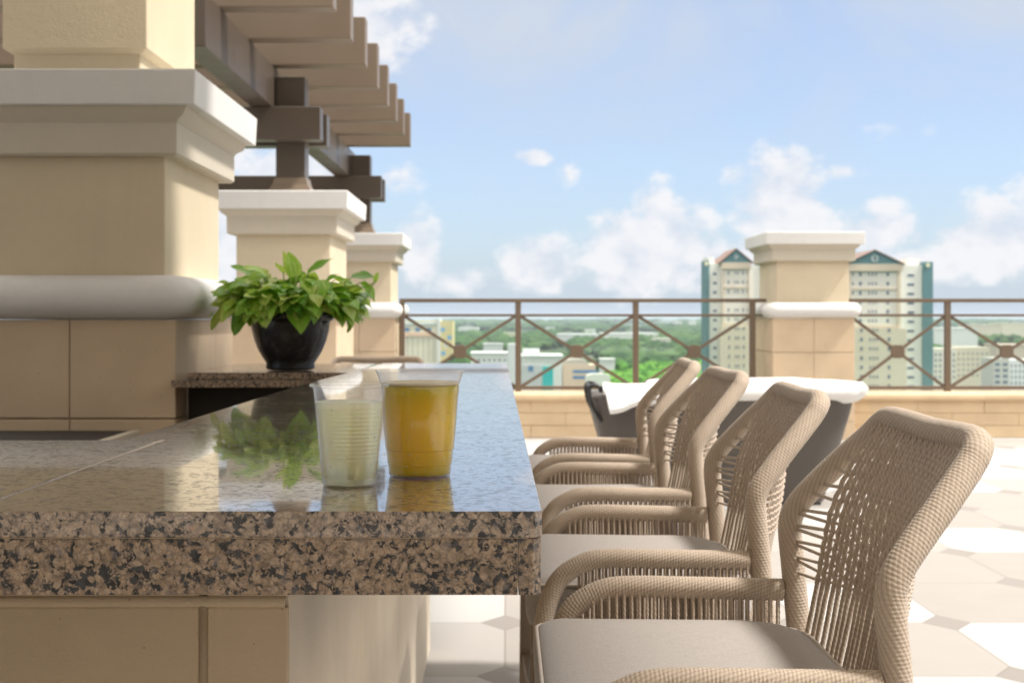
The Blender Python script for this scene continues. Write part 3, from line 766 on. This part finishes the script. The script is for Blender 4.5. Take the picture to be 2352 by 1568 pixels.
b.v = G+[(x, y+.006, z-.028) for x, y, z in G]; n1 = len(G)
for i in range(nx):
    for j in range(ny):
        q = (i*(ny+1)+j, (i+1)*(ny+1)+j, (i+1)*(ny+1)+j+1, i*(ny+1)+j+1); b.face(q); b.face([n1+k for k in q[::-1]])
per_ = [i*(ny+1) for i in range(nx+1)]+[nx*(ny+1)+j for j in range(1, ny+1)]+[i*(ny+1)+ny for i in range(nx-1, -1, -1)]+[j for j in range(ny-1, 0, -1)]
for k in range(len(per_)): a, c_ = per_[k], per_[(k+1) % len(per_)]; b.face((a, c_, n1+c_, n1+a))
b.build('cloth', M['white_fabric'], tw, smooth=60)

# ------------------------------------------------------------------ unseen roof added over the bar, outline shaped for its shade
rf = thing('shade_roof', 'unseen flat cream roof added to shade the bar counter and stools', 'roof', (0, 0, 3.0))
b = MB(); b.prism([(-3.7, -2.4), (1.66, -2.4), (1.66, 6.6), (.35, 6.6), (.35, 4.5), (-3.7, 4.5)], 0, .22); b.build('slab', M['roofw'], rf)
b = MB(); b.box(-2.7, -2.5, -1.5, -1.3, -3.0, -.001); b.build('post', M['stucco'], rf)

hw = thing('shade_wall', 'unseen plain tan stucco wall added behind the camera to shade the bar', 'wall', (0, -8, 0))  # added out of view to darken surfaces facing the camera
b = MB(); b.box(-9, 13, -.3, 0, 0, 3.2); b.build('wall_face', M['hotel'], hw)
b = MB(); b.box(-9, 13, -.29, -.01, 3.23, 9); b.build('upper_wall', M['hotel'], hw)

# ------------------------------------------------------------------ city below
def ground_mat():
    t = NT('distant_ground'); co = t.coord()
    n1 = t.noise(co, .004, 6, .6).outputs[0]; n2 = t.noise(co, .03, 4, .6).outputs[0]
    c = t.ramp(n2, [(.3, (.018,.045,.016)), (.5, (.035,.075,.025)), (.7, (.06,.10,.035))])
    c = t.mix(t.ramp(n1, [(.56, 0), (.64, .8)]), c, (.16,.15,.12))
    t.bsdf(c, .95, spec=.1); return t.m
b = MB(); b.box(-9000, 22000, 14.5, 42000, GZ-1, GZ); struct(b.build('ground', ground_mat()))
def foliage_mat(name, a, b_, c_):
    t = NT(name); co = t.coord(); g = t.n('NewGeometry'); n = t.noise(co, .35, 4, .65).outputs[0]
    f = t.math('ADD', t.math('MULTIPLY', g.outputs['Random Per Island'], .6), t.math('MULTIPLY', n, .45))
    t.bsdf(t.ramp(f, [(.2, a), (.5, b_), (.85, c_)]), .9, t.noise(co, 1.2, 3).outputs[0], .8, .5, spec=.15); return t.m
ico = bmesh.new(); bmesh.ops.create_icosphere(ico, subdivisions=1, radius=1); IV = [v.co.copy() for v in ico.verts]; IF = [[v.index for v in f.verts] for f in ico.faces]; ico.free()
def clump(b, x, y, z, r, h, rd):
    o = len(b.v)
    for v in IV:
        k = 1+rd.uniform(-.25, .25); b.v.append((x+v.x*r*k, y+v.y*r*k, z+v.z*h*k))
    for f in IF: b.face([o+i for i in f])
WALL = {}
def wall_mat(col, rough=.7):
    if col not in WALL: WALL[col] = plaster('facade_%d' % len(WALL), col, .94, .8, rough, .1, .02, .03)
    return WALL[col]
Mwin = paint('window_glass', (.13,.17,.23), .25, .3, scale=.1)
Mwin2 = paint('window_glass_blue', (.10,.22,.42), .25, .2, scale=.1)
WM = {}
def unit_mesh(mat):
    if mat.name not in WM:
        b = MB(); b.box(-.5, .5, 0, 1, -.5, .5); o = b.build('window', mat); WM[mat.name] = o.data; bpy.data.objects.remove(o)
    return WM[mat.name]
def win(root, x, y, z, w, h, mat=None, d=.25, name='window'):
    o = bpy.data.objects.new(name, unit_mesh(mat or Mwin)); C.objects.link(o); o.parent = root; o.location = (x, y-.06, z); o.scale = (w, d, h); return o
def blk(root, name, x0, x1, y0, y1, z0, z1, col):
    b = MB(); b.box(x0, x1, y0, y1, z0, z1); return b.build(name, wall_mat(col), root)

def tower(label, Y, xs, x_c, mir, zoff, n_rows, roofred):
    """hotel tower; measured in picture px at distance Y, xs = width factor"""
    k = Y/F*1.0; X0 = ax(x_c, Y); Z = lambda py: az(py, Y)-GZ+zoff
    t = thing('hotel_tower', label, 'tower', (X0, Y, GZ), 'hotel towers with teal gables')
    U = lambda px: (px-2007.5)*k*xs*(-1 if mir else 1)
    def bx(name, p0, p1, y0, y1, z0, z1, col):
        a, c_ = sorted((U(p0), U(p1))); return blk(t, name, a, c_, y0, y1, z0, z1, col)
    cream, tan, white, teal = (.83,.78,.69), (.74,.62,.48), (.88,.86,.79), (.14,.265,.28)
    top = Z(606)
    bx('central_block', 1947, 2068.5, 0, 22, 0, top, cream)
    bx('wing', 2068.6, 2121, 1.5, 20, 0, Z(608), white)
    bx('wing', 1893, 1946.9, 1.5, 20, 0, Z(613), white)
    bx('stair_block', 2093, 2121.2, 4, 18, Z(608)+.01, Z(593), white)
    bx('teal_strip', 2121.1, 2133 if mir else 2145, 0.8, 14, 0, Z(601), teal)
    bx('teal_strip', 1869, 1892.9, 0.8, 14, 0, Z(601), teal)
    bx('lower_block', 1951, 2079, -1.5, -.01, 0, Z(754.5), (.75,.66,.52))
    # tan frame around the upper part of the centre
    for a, c_ in ((1947, 1954), (2061, 2068)): bx('pilaster', a, c_, -.5, -.01, Z(754), top, tan)
    for r in (1, 3): 
        zz = Z(628+21.3*(r*2-.35)); bx('balcony_band', 1954.2, 2060.8, -.35, -.01, zz-.3, zz+.3, tan)
    bx('cornice', 1944, 2071.5, -.9, -.011, top-2.2, top, tan)
    # gable and roof
    xa, xb, xm = U(1947), U(2068), U(2007.5); zb, zp = top+.01, Z(576)
    if xa > xb: xa, xb = xb, xa
    b = MB(); b.prismY([(xa-.3, zb), (xb+.3, zb), (xm, zp)], -.8, 22); b.build('gable', wall_mat(teal), t)
    b = MB(); e = .38
    for s, xe in ((-1, xa), (1, xb)):
        ps = [(xe+s*1.1, zb-.35), (xm, zp+.05), (xm, zp+e), (xe+s*1.1, zb+e-.35)]
        if s < 0: ps = ps
        b.prismY(ps, -1.4, 23)
    b.build('roof', wall_mat(roofred), t)
    # round emblem: ring and two letter-like arcs
    em = MB(); R = 7.2*k*min(1, xs*1.25); zc = zb+(zp-zb)*.40
    em.tube([Vector((xm+R*math.cos(a)*min(1, xs*1.4), -1.0, zc+R*math.sin(a))) for a in [2*PI*i/32 for i in range(33)]], R*.12, 6, False)
    for cx_, a0, a1 in ((-.38, 60, 330), (.40, -120, 150)):
        em.tube([Vector((xm+(cx_*R+R*.33*math.cos(math.radians(a)))*min(1, xs*1.4), -1.0, zc+R*.42*math.sin(math.radians(a)))) for a in [a0+(a1-a0)*i/14 for i in range(15)]], R*.10, 5)
    em.build('emblem', wall_mat((.80,.83,.82)), t)
    b = MB(); b.lathe([(.001, 0), (1.7*k*3, 0), (1.7*k*3, .25)], n=20, cap=True); 
    b.v = [(x, -z, y) for x, y, z in b.v]; o = b.build('emblem', wall_mat((.80,.76,.55)), t); o.location = (U(2133), .79, Z(608.5))
    for r in range(n_rows):
        pz = Z(630+21.3*r); lo = (630+21.3*r) > 756; yb = -1.5 if lo else 0
        for px, w in ((1976, 5.5), (2039, 5.5)): win(t, U(px), yb, pz, w*k*xs, 8.2*k)
        for px in (1996, 2004, 2012): win(t, U(px), yb, pz, 3.0*k*xs, 7*k, d=.2)
        win(t, U(2095), 1.5, pz-.3, 15*k*xs, 5.5*k)
        if not lo: win(t, U(1959), 0, pz, 3*k*xs, 7*k, d=.2)
    return t
tower('cream hotel tower right of the free-standing pier, with a wide teal gable', 440, 1, 2007.5, False, 0, 14, (.27,.19,.155))
tower('smaller-looking hotel tower left of the free-standing pier, with a red roof slope', 493, .53, 1690, True, .5, 14, (.30,.20,.155))

def block(label, x0, x1, ytop, Y, depth, col, cat='building', name='building', wins=None, roof=None, group=None, wmat=None, rooftop=None):
    t = thing(name, label, cat, (ax((x0+x1)/2, Y), Y, GZ), group); w = (x1-x0)/2*Y/F; h = az(ytop, Y)-GZ
    blk(t, 'walls', -w, w, 0, depth, 0, h, col)
    if roof: blk(t, 'roof', -w-.6, w+.6, -.6, depth+.6, h+.01, h+.8, roof)
    if wins:
        cols, rows, y0, y1, fw, fh = wins
        for r in range(rows):
            for c_ in range(cols):
                zz = az(y0+(y1-y0)*(r+.5)/rows, Y)-GZ
                win(t, -w+2*w*(c_+.5)/cols, 0, zz, 2*w/cols*fw, (y1-y0)/rows*fh*Y/F, wmat, d=.4)
    if rooftop: blk(t, 'plant_room', -w*rooftop[0], w*rooftop[1], 2, depth*.6, h+.01, h+rooftop[2], col)
    return t
W1, W2, GR, TN = (.80,.79,.77), (.72,.72,.73), (.58,.59,.61), (.66,.52,.40)
# left: big pale hotel behind the railing
t = block('pale yellow hotel block with orange band, behind the left end of the railing', 872, 1005, 736, 1700, 60, (.80,.74,.58), 'hotel', 'hotel_block')
for k, (y, h, c_) in enumerate(((744, 3, (.55,.66,.78)), (768, 9, (.80,.55,.40)))): 
    b = MB(); w = 133/2*1700/F; z = az(y, 1700)-GZ; b.box(-w+1, w-1, -1.2, -.01, z-h*.26, z+h*.26); b.build('facade_band', wall_mat(c_), t)
for r in range(8):
    for c_ in range(11): win(t, -33+6.3*c_, 0, az(777+7.2*r, 1700)-GZ, 3.4, 2.0, Mwin2 if r < 0 else wall_mat((.55,.50,.42)), d=.4)
for c_ in range(5): win(t, -28+13*c_, 0, az(757, 1700)-GZ, 6, 5, Mwin2, d=.4)
block('slim white stair tower on the right flank of the yellow hotel', 1004.3, 1011, 733, 1698, 40, W1, name='stair_tower', cat='tower')
t = block('yellow and blue side wing right of the white stair tower', 1011.5, 1040, 737, 1702, 60, (.74,.62,.33), 'hotel', 'hotel_wing')
for r, (c_, xx) in enumerate((((.20,.42,.66), -4.5), ((.20,.42,.66), 3.5), ((.70,.66,.6), -1), ((.20,.42,.66), -4))): 
    win(t, xx, 0, az(757+18*r, 1702)-GZ, 5, 5, wall_mat(c_), d=.5)
block('long low white building with a row of dark windows beyond the counter end', 1082, 1165.5, 812, 1050, 40, W1, wins=(7, 1, 824, 830, .45, .8), roof=(.80,.80,.80))
block('tall narrow white slab rising beside a railing post', 1166.2, 1188, 789, 980, 18, (.74,.74,.75))
t = block('white box building with a turquoise panel on its corner', 1199, 1291, 819, 700, 30, W1, roof=(.86,.86,.86))
w = 92/2*700/F
blk(t, 'panel', ax(1246, 700)-t.location.x, ax(1270, 700)-t.location.x, -.5, -.01, 0, az(841, 700)-GZ, (.02,.50,.50)).name = 'turquoise_panel'
blk(t, 'wall_panel', ax(1200, 700)-t.location.x, ax(1243, 700)-t.location.x, -.4, -.01, 0, az(838, 700)-GZ, GR)
blk(t, 'roof_box', ax(1201, 700)-t.location.x, ax(1240, 700)-t.location.x, 6, 18, az(819, 700)-GZ+.82, az(802, 700)-GZ, W2)
win(t, ax(1219, 700)-t.location.x, -.4, az(846, 700)-GZ, 2.4, 2.6, Mwin2)
t = block('tan building with blue window strips and a domed grey roof', 1293, 1368, 838, 720, 26, TN, name='office_building')
for y in (853, 866.5): win(t, 3, 0, az(y, 720)-GZ, 12.5, 1.5, Mwin2)
b = MB(); wr = 30*720/F; b.prismY([(-8.2, az(837.9, 720)-GZ), (5, az(837.9, 720)-GZ), (3.5, az(828, 720)-GZ), (.5, az(824.5, 720)-GZ), (-4, az(825, 720)-GZ), (-7, az(829, 720)-GZ)], 1, 20); b.build('roof', wall_mat((.50,.45,.40)), t)
t = thing('tent_pavilion', 'white tent-like pavilion right of the tan building', 'pavilion', (ax(1375, 690), 690, GZ))
b = MB(); b.rings([[(x*5.9*s, y*4+6, z) for x, y in ((-1,-1),(1,-1),(1,1),(-1,1))] for s, z in ((1, 0), (1, az(868, 690)-GZ), (.93, az(862, 690)-GZ), (.5, az(858.5, 690)-GZ))]); b.build('canopy', wall_mat((.82,.81,.74)), t)
# mid-distance and far pale roofs
FARG = 'pale low buildings among the distant trees'
for k, (x0, x1, y, Y, d, c_, lab) in enumerate((
    (1053, 1099, 753, 4200, 120, W1, 'white low building nearest the horizon, right of the yellow hotel'),
    (1158, 1186, 765, 3000, 60, (.70,.67,.5), 'small cream building just left of the second railing post'),
    (1110, 1155, 790, 2000, 40, W2, 'grey-white low building above the white row of dark windows'),
    (1283, 1376, 768, 2700, 90, W2, 'left part of the long pale warehouse behind the railing cross'),
    (1383, 1512, 766, 2750, 90, W1, 'long white warehouse right of the railing cross'),
    (1255, 1275, 752, 4300, 60, W1, 'tiny white building near the horizon left of the warehouse'),
    (1345, 1368, 757, 3800, 60, W1, 'tiny white building just above the long warehouse'),
    (1502, 1540, 778, 2300, 40, (.72,.68,.6), 'low beige building at the right end of the warehouse'),
    (1380, 1412, 826, 1100, 20, W1, 'pale house half hidden by the bright green park trees'),
    (1552, 1566, 737, 6500, 80, W1, 'distant white block on the horizon left of the red-roofed tower'),
    (1586, 1598, 736, 6400, 80, W1, 'distant white block closest to the red-roofed tower'),
    (2146, 2246, 754, 2500, 90, W1, 'long white roofed hall right of the teal strip tower'),
    (2232, 2300, 746, 3000, 90, (.76,.66,.54), 'peach coloured hall on the horizon at right'),
    (2302, 2385, 743, 3100, 90, (.78,.70,.56), 'yellowish hall on the horizon at the right edge'),
    (2290, 2365, 792, 1500, 40, (.70,.58,.48), 'pinkish block above the balconied apartments'))):
    block(lab, x0, x1, y, Y, d, c_, cat='building', name='low_building', group=FARG, roof=tuple(min(.86, v*1.08) for v in c_))
block('cream apartment block directly right of the teal tower strip', 2144, 2196, 800, 1000, 25, (.78,.73,.64), name='apartment_block', wins=(5, 5, 808, 872, .4, .45))
block('beige apartment block behind the right railing post', 2197, 2272, 797, 1010, 25, (.70,.62,.50), name='apartment_block', wins=(7, 5, 806, 868, .3, .4))
t = block('grey apartment block with stacked dark balconies at the right edge', 2282, 2318, 822, 850, 22, (.62,.60,.57), name='apartment_block', wins=(2, 4, 830, 884, .62, .5))
block('white apartment block cut off by the right edge of the picture', 2319, 2385, 826, 860, 22, (.76,.76,.77), name='apartment_block', wins=(7, 4, 833, 886, .35, .55))
# trees
rd = random.Random(5); b = MB()
def clear(x, y):
    return any(a <= x <= c_ and y0 <= y <= y1 for a, c_, y0, y1 in ((1050, 1102, 750, 767), (1080, 1190, 808, 950), (1196, 1395, 815, 950), (1278, 1515, 764, 784), (1108, 1158, 787, 800), (2144, 2260, 752, 772), (2140, 2390, 797, 1000), (1155, 1188, 763, 775), (1000, 1045, 790, 900)))
n = 0
while n < 4200:
    y = 741+ (rd.random()**1.15)*130; x = rd.uniform(1000, 2420); Y = 56*F/(y-728)
    if clear(x, y) or mnoise.noise(Vector((x*.012, y*.05, 3))) > .22: continue
    r = rd.uniform(5, 9)*(1+Y/1600); clump(b, ax(x, Y), Y, GZ+r*.42, r, min(12, r*.75)*rd.uniform(.6, 1.15), rd); n += 1
tag(b.build('woodland', foliage_mat('woodland_foliage', (.016,.045,.016), (.035,.085,.025), (.07,.13,.04)), smooth=False), 'dark green belt of distant trees between the far buildings', kind='stuff')
b = MB(); rd = random.Random(8)
for _ in range(520):
    u = rd.random(); x = 1395+300*u+rd.uniform(-14, 14); Y = rd.uniform(560, 1150); ytop = 812+60*(1-min(1, max(0, (x-1395)/120)))-18*mnoise.noise(Vector((x*.02, Y*.01, 0)))+ (1150-Y)*.045-16
    z = az(ytop+rd.uniform(0, 26), Y); r = rd.uniform(3.2, 6.5); clump(b, ax(x, Y), Y, max(GZ+2, min(z, GZ+16)), r, r*.8, rd)
tag(b.build('park_trees', foliage_mat('park_foliage', (.03,.10,.018), (.08,.21,.03), (.16,.32,.05))), 'bright green park trees behind the third railing bay', kind='stuff')
b = MB(); rd = random.Random(18)
for _ in range(260):
    x = rd.uniform(2140, 2420); Y = rd.uniform(560, 780); r = rd.uniform(2.5, 5); clump(b, ax(x, Y), Y, GZ+rd.uniform(3, 14), r, r*.8, rd)
tag(b.build('street_trees', foliage_mat('street_foliage', (.03,.085,.02), (.07,.17,.035), (.14,.26,.06))), 'green treetops in front of the apartments at right', kind='stuff')

hm = bpy.data.materials.new('haze'); hm.use_nodes = True; hm.node_tree.nodes.clear()
ho = hm.node_tree.nodes.new('ShaderNodeOutputMaterial'); pv = hm.node_tree.nodes.new('ShaderNodeVolumePrincipled')
pv.inputs['Color'].default_value = (.80,.88,1,1); pv.inputs['Density'].default_value = 5e-5; hm.node_tree.links.new(pv.outputs[0], ho.inputs['Volume'])
b = MB(); b.box(-9500, 22500, -60, 42500, GZ-2, 32); o = b.build('haze', hm); o['kind'] = 'stuff'; o['label'] = 'thin bluish haze over the distant land'

# ------------------------------------------------------------------ sky, sun, camera
SUN_EL, SUN_AZ = math.radians(56), math.radians(101)
w = bpy.data.worlds.new('World'); bpy.context.scene.world = w; w.use_nodes = True
t = NT.__new__(NT); t.t = w.node_tree; t.t.nodes.clear(); t.m = None
t.out = t.t.nodes.new('ShaderNodeOutputWorld'); bg = t.n('Background'); t.l(bg.outputs[0], t.out.inputs[0])
sky = t.n('TexSky'); sky.sky_type = 'NISHITA'; sky.sun_disc = False; sky.sun_elevation = SUN_EL; sky.sun_rotation = SUN_AZ; sky.air_density = 1.0; sky.dust_density = .6; sky.ozone_density = 2.2
bg.inputs[1].default_value = .14
tc = t.n('TexCoord').outputs['Generated']; sp = t.n('SeparateXYZ'); t.l(tc, sp.inputs[0])
azm = t.math('ARCTAN2', sp.outputs[0], sp.outputs[1]); elv = t.math('ARCSINE', sp.outputs[2])
cb = t.n('CombineXYZ'); t.l(azm, cb.inputs[0]); t.l(t.math('MULTIPLY', elv, 1.25), cb.inputs[1])
nz = t.noise(cb.outputs[0], 32, 6, .56, .2).outputs[0]; nz2 = t.noise(cb.outputs[0], 11, 4, .5).outputs[0]
mask = None
# x, y, half width, half height (picture px -> angles), weight
for (x, y, rx, ry, wt) in ((1240, 610, 110, 75, .95), (1440, 590, 105, 120, 1.0), (1545, 560, 120, 110, 1.0), (1500, 470, 70, 70, .8), (1790, 490, 110, 130, 1.05), (1700, 410, 55, 45, .6), (1830, 400, 45, 40, .6), (1640, 600, 150, 60, .85),
        (2010, 530, 110, 65, .85), (2290, 560, 140, 100, .95), (2150, 620, 200, 60, .6), (965, 570, 60, 95, .85), (910, 410, 75, 60, .65), (870, 60, 120, 110, .8), (1230, 360, 55, 28, .7), (1305, 400, 40, 40, .55),
        (1940, 405, 70, 26, .6), (2020, 318, 160, 40, .42), (1500, 425, 75, 38, .6), (650, 480, 130, 130, 1.1), (520, 540, 90, 120, 1.2), (700, 400, 140, 60, .9), (1080, 640, 120, 50, .6), (400, 300, 300, 200, .7), (2600, 500, 260, 140, 1), (-200, 520, 500, 160, .9), (3200, 560, 400, 120, .9)):
    a0, e0 = math.atan((x-1160)/F), math.atan((728-y)/F)
    dx = t.math('DIVIDE', t.math('SUBTRACT', azm, a0), rx/F); dy = t.math('DIVIDE', t.math('SUBTRACT', elv, e0), ry/F)
    d = t.math('SUBTRACT', wt, t.math('MULTIPLY', t.math('ADD', t.math('MULTIPLY', dx, dx), t.math('MULTIPLY', dy, dy)), .62))
    mask = d if mask is None else t.math('MAXIMUM', mask, d)
mask = t.math('MAXIMUM', mask, -1.0)
dens = t.math('ADD', mask, t.math('MULTIPLY', t.math('SUBTRACT', nz, .5), 2.1))
dens = t.math('ADD', dens, t.math('MULTIPLY', t.math('SUBTRACT', nz2, .5), .8))
cov = t.ramp(t.math('MULTIPLY', dens, .5), [(.10, 0), (.38, .90)], 'EASE')
veil = t.noise(cb.outputs[0], 5.5, 5, .55, .6).outputs[0]
high = t.ramp(elv, [(.05, 0), (.20, 1)])
vc = t.math('MULTIPLY', t.ramp(veil, [(.30, .3), (.60, 1)]), high)
K = 10.0
skyc = sky.outputs[0]
skyc = t.mix(1, skyc, (.485, .50, .575), 'MULTIPLY')
grey = t.ramp(nz, [(.35, (2.25,2.36,2.62)), (.58, (2.86,2.84,2.9))])
hz = t.ramp(elv, [(0, .85), (.035, .62), (.10, .25), (.2, .1)])
skyc = t.mix(hz, skyc, (1.53,1.9,2.32))
c = t.mix(vc, skyc, (1.95,2.13,2.42)); c = t.mix(cov, c, grey)
c = t.mix(t.ramp(elv, [(.26, 0), (.55, .9)]), c, (7.0,6.6,6.0))   # thin bright overcast overhead
t.l(c, bg.inputs[0])

sd = bpy.data.lights.new('sun', 'SUN'); so = bpy.data.objects.new('sun', sd); C.objects.link(so); sd.energy = 2.3; sd.angle = math.radians(6); sd.color = (1, .965, .915)
dv = Vector((math.sin(SUN_AZ)*math.cos(SUN_EL), math.cos(SUN_AZ)*math.cos(SUN_EL), math.sin(SUN_EL)))
so.rotation_euler = (-dv).to_track_quat('-Z', 'Y').to_euler(); so.location = dv*40

cd = bpy.data.cameras.new('camera'); cam = bpy.data.objects.new('camera', cd); C.objects.link(cam); bpy.context.scene.camera = cam
cam.location = (0, 0, H); cam.rotation_euler = (PI/2, 0, 0); cd.lens = F*36/2352; cd.sensor_width = 36
cd.shift_x = 16/2352; cd.shift_y = -56/2352; cd.clip_start = .05; cd.clip_end = 60000
cd.dof.use_dof = True; cd.dof.focus_distance = 1.62; cd.dof.aperture_fstop = 13.0

sc = bpy.context.scene; sc.render.engine = 'CYCLES'
sc.view_settings.view_transform = 'Standard'; sc.view_settings.look = 'None'; sc.view_settings.gamma = 1; sc.view_settings.exposure = 1.25
sc.cycles.max_bounces = 10; sc.cycles.transparent_max_bounces = 24; sc.cycles.use_denoising = True; sc.cycles.caustics_reflective = False; sc.cycles.caustics_refractive = True
sc.cycles.sample_clamp_indirect = 8
